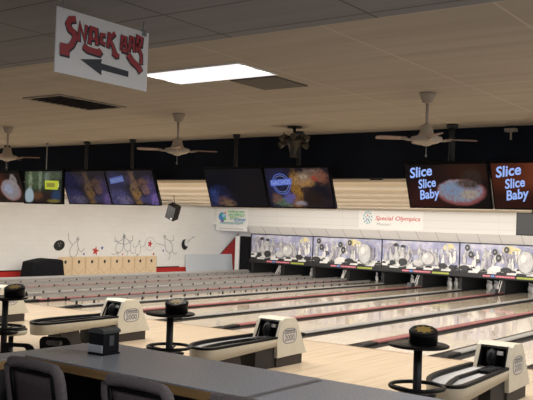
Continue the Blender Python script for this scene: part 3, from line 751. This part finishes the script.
# ------------------------------------------------------------------ upholstered bar stools in front
def stool():
    t=thing('bar_stool',(0,0,0),'x','bar stool','upholstered bar stools at the counter')
    # faces +Y, back on -Y side. back panel z .62..1.15 above platform
    def Y(z): return -.22-.10*(z-.62)/.53
    hw=.215
    # outer bolster: inverted U padded frame
    hw=.218
    pts=[(-hw,Y(.58),.58),(-hw,Y(.8),.8),(-hw,Y(1.0),1.0),(-hw+.008,Y(1.045),1.045),(-hw+.03,Y(1.07),1.068),(-.08,Y(1.075),1.075),(.08,Y(1.075),1.075),(hw-.03,Y(1.07),1.068),(hw-.008,Y(1.045),1.045),(hw,Y(1.0),1.0),(hw,Y(.8),.8),(hw,Y(.58),.58)]
    b=MB(); b.tube(pts,.030,12); b.build('bolster',fabric,t)
    b=MB()
    for s in (-1,1): b.tube([(s*(hw-.04),Y(.62)-.012,.62),(s*(hw-.04),Y(.9)-.012,.9),(s*(hw-.042),Y(1.03)-.012,1.035)],.014,8)
    b.tube([(-hw+.042,Y(1.03)-.012,1.035),(hw-.042,Y(1.03)-.012,1.035)],.010,8)
    b.build('back_frame',black,t)
    b=MB(); v=[]; N=8
    for j,z in enumerate([.58+.45*q/6 for q in range(7)]):
        v.append([b.bm.verts.new((-(hw-.05)+2*(hw-.05)*i/N,Y(z)-.012-.012*math.sin(PI*i/N)*math.sin(PI*j/6),z)) for i in range(N+1)])
    w_=[[b.bm.verts.new(q.co+Vector((0,.04,0))) for q in r] for r in v]
    for A in (v,w_):
        for j in range(6):
            for i in range(N): b.bm.faces.new((A[j][i],A[j][i+1],A[j+1][i+1],A[j+1][i])).smooth=True
    for j in range(6):
        b.bm.faces.new((v[j][0],w_[j][0],w_[j+1][0],v[j+1][0])); b.bm.faces.new((v[j][N],w_[j][N],w_[j+1][N],v[j+1][N]))
    for i in range(N): b.bm.faces.new((v[0][i],v[0][i+1],w_[0][i+1],w_[0][i])); b.bm.faces.new((v[6][i],v[6][i+1],w_[6][i+1],w_[6][i]))
    b.build('backrest',fabric2,t)
    b=MB(); b.box(-.22,.22,-.2,.22,.68,.76); b.build('seat',fabric,t,bevel=.03,seg=3)
    for sx in (-1,1):
        for sy in (-1,1):
            b=MB(); b.tube([(sx*.17,sy*.16,.69),(sx*.21,sy*.21,0)],.016,8); b.build('leg',blackm,t)
    b=MB(); z=.25; q=.195; b.tube([(-q,-q,z),(q,-q,z),(q,q,z),(-q,q,z)],.010,6,closed=True); b.build('footrest',blackm,t)
    return t
st=stool()
for i,(x,y,rz,l) in enumerate(((7.57,-10.60,-.03,'leftmost mauve grey bar stool, its whole backrest in view at the counter'),(8.32,-10.58,-.03,'second mauve grey bar stool, left of centre with the top of its backrest showing'),(8.98,-10.56,-.03,'third mauve grey bar stool, only the top edge of its back at the bottom edge'))):
    t=st if i==0 else dup(st); t.location=(x,y,.35); t.rotation_euler=(0,0,rz); t['label']=l

# ------------------------------------------------------------------ monitors
def scr(kind,w,h,a):
    """artwork for a hanging screen, local xz plane 0..w,0..h"""
    E=lambda n,c,s: mat(n,(.01,.01,.01),.4,emit=c,es=s)
    full=[(0,0),(w,0),(w,h),(0,h)]
    PZ=lambda cu,cv,sd: [(cu,cv,.29,.30,(.26,.08,.08),.10,0),(cu-.01,cv+.03,.265,.26,(.26,.29,.36),.12,1),(cu-.10,cv+.05,.12,.14,(.20,.28,.42),.5,1),(cu+.10,cv-.05,.10,.10,(.40,.33,.25),.5,1),(cu+.14,cv+.30,.13,.22,(.035,.022,.018),.3,1),(cu+.05,cv+.20,.10,.10,(.08,.05,.035),.4,1)]
    if kind=='slice' or kind=='slice_warm':
        if kind=='slice': bg=soft_picture('screen_slice',(.006,.004,.005),[(.25,.2,.3,.4,(.035,.008,.006),.8,0),(.75,.85,.3,.25,(.03,.010,.006),.8,0)]+PZ(.665,.36,1),.9,w,h,1,5,.02)
        else: bg=soft_picture('screen_slice_warm',(.010,.004,.004),[(.55,.75,.45,.45,(.17,.040,.015),.8,0),(.15,.85,.25,.35,(.07,.016,.008),.8,0),(.35,.1,.4,.3,(.03,.008,.006),.8,0)]+PZ(.80,.36,2),.95,w,h,2,5,.02)
        a.poly(full,bg)
        tx=E('slice_lettering',(.34,.50,1.0),.85)
        for s_,x,z,hh_,wd in (('Slice',.05,.40,.135,.33),('Slice',.15,.255,.12,.26),('Baby',.15,.105,.125,.30)):
            a.text(s_,x*w/1.1,z,hh_,tx,shear=.30,width=wd*w/1.1,bold=.024,rot=.13)
    elif kind=='nacho_dark':
        a.poly(full,soft_picture('screen_nacho_dark',(.004,.005,.009),[(.15,.15,.25,.3,(.02,.022,.07),.7,1),(.10,.30,.08,.2,(.03,.05,.16),.6,1),(.25,.12,.12,.12,(.12,.06,.05),.6,1),(.33,.05,.1,.1,(.16,.10,.06),.5,1),(.22,.50,.12,.07,(.010,.014,.05),.5,1),(.75,.5,.3,.5,(.008,.007,.010),.8,0)],.9,w,h,3,7,.06))
    elif kind=='nacho_bright':
        a.poly(full,soft_picture('screen_nacho_bright',(.010,.008,.014),[(.18,.55,.22,.5,(.018,.020,.06),.6,1),(.72,.45,.30,.40,(.05,.028,.025),.6,1),
          (.46,.45,.08,.42,(.30,.15,.03),.5,1),(.42,.15,.12,.18,(.20,.09,.04),.6,1),(.60,.72,.16,.16,(.34,.20,.10),.5,1),(.72,.82,.18,.14,(.20,.13,.10),.5,1),(.85,.74,.12,.15,(.22,.08,.05),.5,1),(.66,.60,.12,.08,(.38,.20,.07),.5,1),(.60,.78,.06,.06,(.40,.30,.22),.5,1),(.78,.70,.05,.06,(.35,.05,.03),.5,1),
          (.83,.40,.17,.22,(.008,.008,.014),.5,0),(.70,.22,.16,.18,(.020,.012,.010),.6,0),(.22,.12,.13,.12,(.10,.15,.10),.5,1),(.33,.24,.08,.12,(.10,.10,.32),.5,1),(.12,.22,.08,.12,(.16,.08,.06),.5,1),(.50,.10,.08,.06,(.30,.26,.30),.5,1)],.95,w,h,5,8,.05))
        bl_=E('stamp_blue',(.10,.16,.62),.7); wh=E('stamp_white',(.30,.40,.85),.7)
        cx,cz,r=.235*w,.36,.155
        a.stroke([(cx+r*math.cos(t_*PI/16),cz+r*math.sin(t_*PI/16)) for t_ in range(32)],.013,bl_,True)
        a.stroke([(cx+.125*math.cos(t_*PI/16),cz+.125*math.sin(t_*PI/16)) for t_ in range(32)],.006,wh,True)
        a.poly([(cx-.195,cz-.035),(cx+.185,cz-.01),(cx+.195,cz+.085),(cx-.185,cz+.06)],bl_); a.text('NACHOS',cx-.17,cz-.018,.066,wh,width=.34,rot=.06,bold=.015)
    else:
        k=.95 if kind=='nacho_stamp' else .6
        q=lambda c: tuple(v*k for v in c)
        bl=[(.5,.5,.6,.6,q((.015,.014,.022)),.6,1),(.15,.20,.22,.25,q((.06,.06,.17)),.6,1),(.30,.10,.14,.14,q((.13,.11,.20)),.5,1),(.88,.35,.14,.40,q((.07,.05,.16)),.6,1),(.93,.12,.10,.14,q((.17,.11,.34)),.5,1),
            (.55,.55,.07,.45,q((.17,.10,.06)),.5,1),(.60,.20,.06,.25,q((.26,.14,.04)),.5,1),(.74,.62,.13,.13,q((.13,.07,.05)),.5,1),(.78,.42,.08,.08,q((.18,.10,.08)),.5,1),(.45,.75,.10,.15,q((.05,.035,.06)),.6,1),(.70,.15,.10,.12,q((.05,.05,.13)),.6,1),(.2,.7,.18,.22,q((.03,.03,.09)),.6,1)]
        a.poly(full,soft_picture('screen_'+kind,(.012,.010,.018),bl,.95,w,h,7 if k<1 else 9,8,.07))
        if kind=='nacho_stamp':
            bl_=E('stamp_blue2',(.07,.11,.36),.7); wh=E('stamp_white2',(.24,.34,.62),.7)
            a.poly([(.05*w,.36),(.37*w,.41),(.36*w,.52),(.06*w,.47)],bl_); a.text('NACHOS',.075*w,.385,.065,wh,width=.28*w,rot=.13,bold=.02)
def monitor(x,kind,label,w=1.14,z=2.49,y=-3.76,tilt=None,h=.64):
    if x>6: z=2.525; h=.62
    t=thing('hanging_screen',(x,y,z),label,'screen','screens hung in pairs in front of the black soffit')
    t.rotation_euler=(math.atan2(.25,.62) if tilt is None else tilt,0,0)
    b=MB(); b.box(0,w,0,.05,0,h); b.build('casing',black,t,bevel=.006)
    a=Art(.0006); sub=Art
    scr(kind,w-.04,h-.04,a); p=a.build('picture',None,t); p.location=(.02,-.002,.02)
    b=MB(); b.box(.3*w,.7*w,.05,.11,.2,.45); b.build('mount',blackm,t)
    return t
ML=[(-4.06,'nacho_dark',''),(-2.9,'pizza_left','')]
monitor(-.60,'nacho_brown','left screen of the lit pair over the white wall, dim orange and violet food picture')
monitor(.54,'nacho_stamp','right screen of the pair over the white wall, blue stamp reading NACHOS in its corner')
monitor(2.77,'nacho_dark','nearly dark screen left of the big NACHOS screen at centre')
monitor(3.93,'nacho_bright','centre screen with a round blue NACHOS stamp beside cheesy food')
monitor(6.22,'slice','screen reading Slice Slice Baby beside a whole pizza')
monitor(7.38,'slice_warm','rightmost screen reading Slice Slice Baby on a warm orange ground')
def scr_left(a,w,h):
    a.poly([(0,0),(w,0),(w,h),(0,h)],soft_picture('screen_left',(.008,.004,.004),[(.2,.7,.3,.4,(.09,.02,.012),.7,0),(.66,.40,.27,.36,(.28,.13,.12),.10,0),(.66,.42,.25,.33,(.24,.25,.28),.12,1),(.80,.74,.09,.20,(.30,.27,.27),.2,1),(.6,.45,.12,.16,(.30,.34,.46),.5,1)],.9,w,h,4,5,.02))
t=thing('hanging_screen',(-2.93,-3.76,2.50),'leftmost screen with a pale pizza, cut off by the left edge','screen','screens hung in pairs in front of the black soffit'); t.rotation_euler=(math.atan2(.25,.62),0,0)
b=MB(); b.box(0,1.14,0,.05,0,.63); b.build('casing',black,t,bevel=.006); a=Art(.0006); scr_left(a,1.10,.59); p=a.build('picture',None,t); p.location=(.02,-.002,.02)
# television between
t=thing('television',(-1.50,-4.07,2.475),'small flat television with a green picture and yellow sign, between two tilted screens','television'); t.rotation_euler=(.03,0,.02)
b=MB(); b.box(0,1.06,0,.05,0,.625); b.build('casing',black,t,bevel=.006)
a=Art(.0006); w,h=1.0,.565
E2=lambda n,c,s: mat(n,(.01,.01,.01),.4,emit=c,es=s)
gm=soft_picture('tv_green',(.02,.028,.016),[(.3,.75,.35,.3,(.07,.10,.05),.6,1),(.15,.65,.05,.35,(.22,.26,.16),.5,1),(.42,.7,.04,.4,(.20,.25,.16),.5,1),(.62,.82,.08,.12,(.20,.24,.20),.5,1),(.8,.85,.2,.12,(.07,.09,.05),.6,1),(.5,.12,.6,.25,(.022,.012,.010),.5,0),(.35,.22,.14,.12,(.10,.045,.02),.5,0),(.86,.2,.12,.2,(.02,.045,.10),.5,0),(.80,.05,.16,.06,(.16,.13,.03),.4,0),(.13,.22,.12,.24,(.34,.42,.46),.2,0),(.90,.58,.03,.10,(.6,.7,.2),.3,0)],.95,1.0,.565,12,9,.015)
a.poly([(0,0),(w,0),(w,h),(0,h)],gm)
a.poly([(.56,.24),(.90,.23),(.92,.39),(.55,.40)],E2('tv_yellow',(.44,.48,.02),.85)); a.poly([(.60,.28),(.82,.275),(.82,.35),(.60,.355)],E2('tv_olive',(.24,.22,.02),.8))
p=a.build('picture',None,t); p.location=(.03,-.002,.03)
# hanging poles from the ceiling to the screens
lp=['second screen left of the television pole','television']
for i,(x,y,z0,r,l) in enumerate(((-1.05,-3.95,3.08,.012,'thin pole holding the small television'),(-.03,-3.90,3.115,.03,'dark pole behind the left screen of the lit pair over the white wall'),(1.11,-3.90,3.115,.03,'dark pole behind the stamp screen over the white wall'),(3.34,-3.90,3.115,.03,'dark pole holding the nearly dark screen'),(4.5,-3.90,3.115,.03,'dark pole holding the centre NACHOS screen'),(6.85,-3.90,3.115,.04,'dark pole holding the Slice screen with the pizza'),(8.0,-3.90,3.115,.04,'dark pole holding the rightmost Slice screen'),(-2.3,-3.90,3.115,.03,'dark pole holding the leftmost screen'))):
    b=MB(); b.lathe([(r,z0),(r,CZ)],c=(x,y,0),n=12); b.lathe([(r*1.9,CZ-.05),(r*1.9,CZ)],c=(x,y,0),n=12)
    o=b.build('screen_pole',mat('dark_pole',(.018,.02,.024),.6) if r>.02 else greym); tag(o,l,'pole','poles the screens hang from')
# small bracket on the soffit right
b=MB(); b.box(7.42,7.56,-3.6,-3.5,3.52,3.56); b.box(7.48,7.50,-3.56,-3.54,3.42,3.52); o=b.build('ceiling_hook',ivory); tag(o,'small pale hook bracket at the soffit top, right of the nearest ceiling fan','hook')

# ------------------------------------------------------------------ ceiling fans
def fan():
    t=thing('ceiling_fan',(0,0,0),'x','ceiling fan','ceiling fans hanging in a row')
    b=MB(); b.lathe([(.085,0),(.08,-.02),(.06,-.07),(.05,-.10),(.02,-.105)],n=24); b.build('canopy',ivory,t)
    b=MB(); b.lathe([(.016,-.36),(.016,-.08)],n=12); b.build('downrod',ivory,t)
    b=MB(); b.lathe([(.02,-.31),(.055,-.33),(.07,-.40),(.09,-.43),(.155,-.445),(.16,-.475),(.12,-.50),(.06,-.515),(.03,-.53),(0,-.53)],n=28); b.build('motor',ivory,t)
    b=MB(); b.tube([(0,0,-.53),(0,0,-.62)],.004,5); b.lathe([(0,-.645),(.01,-.635),(.01,-.62),(0,-.61)],n=8); b.build('pull_chain',greym,t)
    for i in range(4):
        a_=i*PI/2; R_=Matrix.Rotation(a_,3,'Z')
        e=bpy.data.objects.new('blade',None)
        b=MB(); P=[]
        pr=[(.20,.04),(.27,.05),(.40,.055),(.48,.052),(.505,.035),(.51,.0)]
        out=[(x,y) for x,y in pr]+[(x,-y) for x,y in pr[::-1][1:]]
        for z in (0,.008): P.append([b.bm.verts.new(R_@Vector((x,y,-.465+z+y*.18))) for x,y in out])
        b.bm.faces.new(P[0][::-1]); b.bm.faces.new(P[1])
        for j in range(len(out)): k=(j+1)%len(out); b.bm.faces.new((P[0][j],P[0][k],P[1][k],P[1][j]))
        ob=b.build('blade',bladew,t)
        b=MB(); v=[R_@Vector(p) for p in ((.11,0,-.47),(.17,0,-.475),(.25,0,-.462))]; b.tube(v,.014,6); b.build('blade_iron',ivory,ob)
    return t
fn=fan()
for i,(p,rz,l) in enumerate((((7.58,-6.2,CZ),.66,'nearest ceiling fan at the right, pale blades over the Slice screen'),((4.05,-6.0,CZ),.72,'middle ceiling fan, in front of the soffit above the lit screens'),((.43,-5.9,CZ),.6,'farthest ceiling fan at the left edge'))):
    t=fn if i==0 else dup(fn); t.location=p; t.rotation_euler=(0,0,rz); t['label']=l
# cluster light fixture
t=thing('spot_cluster',(4.75,-4.4,CZ),'dark cluster of small stage spotlights hanging at the soffit centre','spotlight')
b=MB(); b.lathe([(.02,-.42),(.02,0)],n=10); b.lathe([(.1,-.02),(.1,0)],n=14); b.build('stem',blackm,t)
b=MB(); b.lathe([(.10,-.17),(.17,-.19),(.17,-.22),(.08,-.26),(.05,-.40),(.06,-.42),(0,-.42)],n=20); b.build('hub',mat('tarnished_metal',(.05,.045,.035),.4,.6),t)
for i in range(6):
    a_=i*PI/3; c_,s_=math.cos(a_),math.sin(a_)
    b=MB(); b.tube([(.1*c_,.1*s_,-.2),(.15*c_,.15*s_,-.13),(.17*c_,.17*s_,-.10)],.008,6); Mx=Matrix.Rotation(a_,3,'Z')@Matrix.Rotation(1.9,3,'Y'); b.lathe([(.02,-.05),(.035,-.02),(.045,.05),(.04,.055),(0,.02)],c=(.17*c_,.17*s_,-.14 if i%2 else -.26),n=12,M=Mx)
    b.build('lamp_head',mat('tarnished_brass',(.07,.06,.045),.4,.5),t)

# ------------------------------------------------------------------ ceiling light, unlit panel, vent
lit=mat('troffer_lens',(.8,.8,.8),.4,emit=(1.0,.98,.94),es=2.6); litd=mat('troffer_lens_dim',(.8,.8,.8),.4,emit=(.93,.94,1.0),es=.80)
t=thing('ceiling_light',(6.22,-7.99,CZ),'bright two tube fluorescent ceiling light beside the snack bar sign','ceiling light')
b=MB(); b.box(-.60,.58,-.29,.29,-.012,.0); b.build('frame',white,t)
b=MB(); x0,x1=-.585,.565
for y0,y1,m_ in ((-.275,-.2,litd),(-.2,-.06,lit),(-.06,.06,litd),(.06,.2,lit),(.2,.275,litd)): b.face([(x0,y0,-.0135),(x0,y1,-.0135),(x1,y1,-.0135),(x1,y0,-.0135)],m_)
b.build('diffuser',None,t)
b=MB(); b.box(-.26,.26,-.28,.28,-.012,0); o=b.build('ceiling_return_grille',mat('grille_grey',(.13,.115,.10),.8,noise=.2,nscale=40)); o.location=(6.46,-7.36,CZ); tag(o,'dull grey return air panel right beside the lit ceiling light','ceiling grille')
t=thing('ceiling_vent',(3.55,-7.26,CZ),'dusty square ceiling air vent with dark louvres left of the lit ceiling light','ceiling vent')
b=MB(); 
QX,QY=.33,.51
b.box(-QX,QX,-QY,-QY+.04,-.015,0); b.box(-QX,QX,QY-.04,QY,-.015,0); b.box(-QX,-QX+.04,-QY+.04,QY-.04,-.015,0); b.box(QX-.04,QX,-QY+.04,QY-.04,-.015,0)
b.build('frame',mat('vent_frame',(.33,.29,.24),.7,noise=.3,nscale=6),t)
b=MB(); b.box(-.29,.29,-.47,.47,-.004,0); b.build('recess',mat('vent_recess',(.10,.085,.07),.9,noise=.6,nscale=9),t)
b=MB()
for i in range(10):
    y=-.41+i*.091; b.box(-.27,.27,y-.02,y+.02,-.014,-.010,rot=Matrix.Rotation(.5,3,'X'))
b.build('louvre',mat('vent_louvre',(.12,.10,.085),.8,noise=.4,nscale=10),t)

# ------------------------------------------------------------------ snack bar sign (hangs along the lane direction)
t=thing('snack_bar_sign',(7.06,-10.44,3.13),'hanging white sign reading SNACK BAR in red with a dark arrow pointing left','sign'); t.rotation_euler=(0,0,PI/2)
SW,SH=.81,.40
b=MB(); b.box(0,SW,0,.008,-.01,SH); b.build('board',mat('sign_white',(.80,.79,.77),.5,noise=.04),t)
src=dict(TL=(55.7,3.4),BL=(52.5,67.5),TR=(149,35),BR=(147.7,92))
# letters as centre-line strokes in board units (u 0..1 left-right, v 0..1 bottom-top)
sr=mat('sign_red',(.36,.035,.04),.5); sk=mat('sign_black',(.02,.018,.03),.5); sb=mat('sign_arrow',(.025,.03,.04),.5)
LT=[ # (points, width)
 ([(.21,.90),(.15,.86),(.13,.78),(.15,.70),(.20,.66),(.21,.58),(.18,.46),(.13,.36),(.06,.34)],.062),   # S upper sweep to block foot
 ([(.06,.34),(.16,.345)],.12),
 ([(.245,.55),(.255,.84),(.31,.60),(.325,.86)],.042),   # N
 ([(.36,.56),(.375,.84),(.43,.84),(.445,.58)],.042),([(.37,.66),(.44,.68)],.03),   # A
 ([(.30,.50),(.345,.46),(.47,.46),(.49,.52)],.065),
 ([(.535,.80),(.49,.79),(.485,.66),(.535,.645)],.036),   # C
 ([(.575,.88),(.565,.60)],.036),([(.64,.90),(.578,.76),(.62,.66),(.66,.52),(.70,.52)],.040),  # K with tail
 ([(.625,.56),(.68,.50)],.06),
 ([(.72,.64),(.725,.88),(.765,.88),(.77,.78),(.73,.76),(.775,.75),(.78,.64),(.72,.64)],.034), # B
 ([(.81,.66),(.825,.92),(.86,.92),(.875,.68)],.034),([(.82,.77),(.865,.78)],.028),  # A
 ([(.905,.70),(.91,1.0-.02),(.96,.97),(.955,.84),(.915,.82),(.96,.68),(.965,.50)],.036),   # R
 ([(.80,.60),(.86,.50),(.93,.44),(.965,.36)],.07)]
a=Art(.0012)
a.step=.00012
for pts,w_ in LT: a.stroke([((u*.97-.02)*SW+.004,(v*.96-.10*max(0,u-.1)+.03)*SH-.006) for u,v in pts],(w_*1.15+.026)*SW*.66,sk)
for pts,w_ in LT: a.stroke([((u*.97-.02)*SW,(v*.96-.10*max(0,u-.1)+.03)*SH) for u,v in pts],w_*1.15*SW*.66,sr)
a.l=0
a.poly([((u-.055)*SW,(v-.095)*SH) for u,v in ((.30,.355),(.53,.44),(.52,.37),(.83,.345),(.83,.245),(.53,.26),(.53,.17))],sb,0)
p=a.build('lettering',None,t); p.location=(0,-.002,0)
b=MB()
for x in (.05,SW-.05): b.tube([(x,.004,SH-.01),(x,.004,CZ-3.13)],.005,6)
b.box(SW-.065,SW-.03,-.008,.016,SH-.03,SH+.015)
b.build('hanger',greym,t)

# ------------------------------------------------------------------ speakers
def speaker(loc,rot,size,label,wire=True):
    t=thing('loudspeaker',loc,label,'loudspeaker'); t.rotation_euler=rot
    w,d,h=size
    b=MB(); b.box(-w/2,w/2,-d/2,d/2,-h/2,h/2); b.build('cabinet',black,t,bevel=.015)
    b=MB(); b.box(-w/2+.02,w/2-.02,-d/2-.008,-d/2,-h/2+.02,h/2-.02); b.build('grille',mat('speaker_grille',(.03,.03,.032),.8,noise=.3,nscale=80),t)
    b=MB(); Ri=t.rotation_euler.to_matrix().inverted(); top_=Ri@(Vector((0,0,LC-.005-loc[2]))); b.tube([(0,0,h/2-.02),tuple(top_)],.012,6)
    b.build('bracket',blackm,t)
    b=MB(); b.face([(w/2-.1,-d/2-.0095,-h/2+.04),(w/2-.06,-d/2-.0095,-h/2+.04),(w/2-.06,-d/2-.0095,-h/2+.08),(w/2-.1,-d/2-.0095,-h/2+.08)],white); b.build('badge',white,t)
    return t
speaker((-5.17,4.0,2.55),(.30,.42,.25),(.30,.26,.44),'black loudspeaker tilted down, hung from the lane ceiling over the white wall')
speaker((5.20,4.3,2.47),(.0,0,.1),(.62,.3,.5),'wide black loudspeaker at the right edge above the picture panels')
b=MB(); b.tube([(-5.95,4.0,2.90),(-5.2,4.0,2.86)],.014,6); o=b.build('cable_arm',blackm); tag(o,'thin dark arm sticking out left of the tilted loudspeaker','bracket')
o.location=(0,0,0)
b=MB(); b.prism([(-3.34,2.97),(-3.1,3.05),(-3.34,3.05)],'X',5.3,5.62); b.box(5.36,5.56,-3.34,-3.3,2.93,2.97); o=b.build('small_projector',blackm); tag(o,'small dark wedge shaped unit under the soffit above the Special Olympics banner','projector')

# ------------------------------------------------------------------ LIGHT
def area(name,loc,sx,sy,power,col=(1,.93,.82),rot=(0,0,0)):
    l=bpy.data.lights.new(name,'AREA'); l.shape='RECTANGLE'; l.size=sx; l.size_y=sy; l.energy=power; l.color=col
    o=bpy.data.objects.new(name,l); COL.objects.link(o); o.location=loc; o.rotation_euler=rot; return o
LW=RX+3-WX; LX=(RX+3+WX)/2
warm=(1,.96,.905)
area('soffit_strip_light',(LX+.6,YF+.32,LC-.01),LW-3.4,.14,520,warm)
for i,y in enumerate(BAF): area('lane_strip_light',(LX+.6,y+.15,LC-.045),LW-3.4,.14,[340,300,330,380,400,420][i],warm,(.45,0,0))
area('pit_fill_light',(LX,17.6,1.25),LW-2,.2,32,warm)  # unseen lamp added behind the picture panels to brighten the pins
# unseen fill lamps added where concourse troffers would hang, outside the view
for x,y,p in ((10.6,-8.6,75),(10.2,-12.6,50),(1.5,-11.5,70),(-5,-8,90),(11.8,-6.5,80)):
    area('concourse_fill_light',(x,y,CZ-.03),1.15,.55,p,(.97,.98,1))
w=bpy.data.worlds.new('world'); scn.world=w; w.use_nodes=True
w.node_tree.nodes['Background'].inputs[0].default_value=(.75,.78,.85,1); w.node_tree.nodes['Background'].inputs[1].default_value=.60
vs=scn.view_settings; vs.view_transform='Standard'; vs.look='None'; vs.gamma=1; vs.use_curve_mapping=False; vs.exposure=0.10
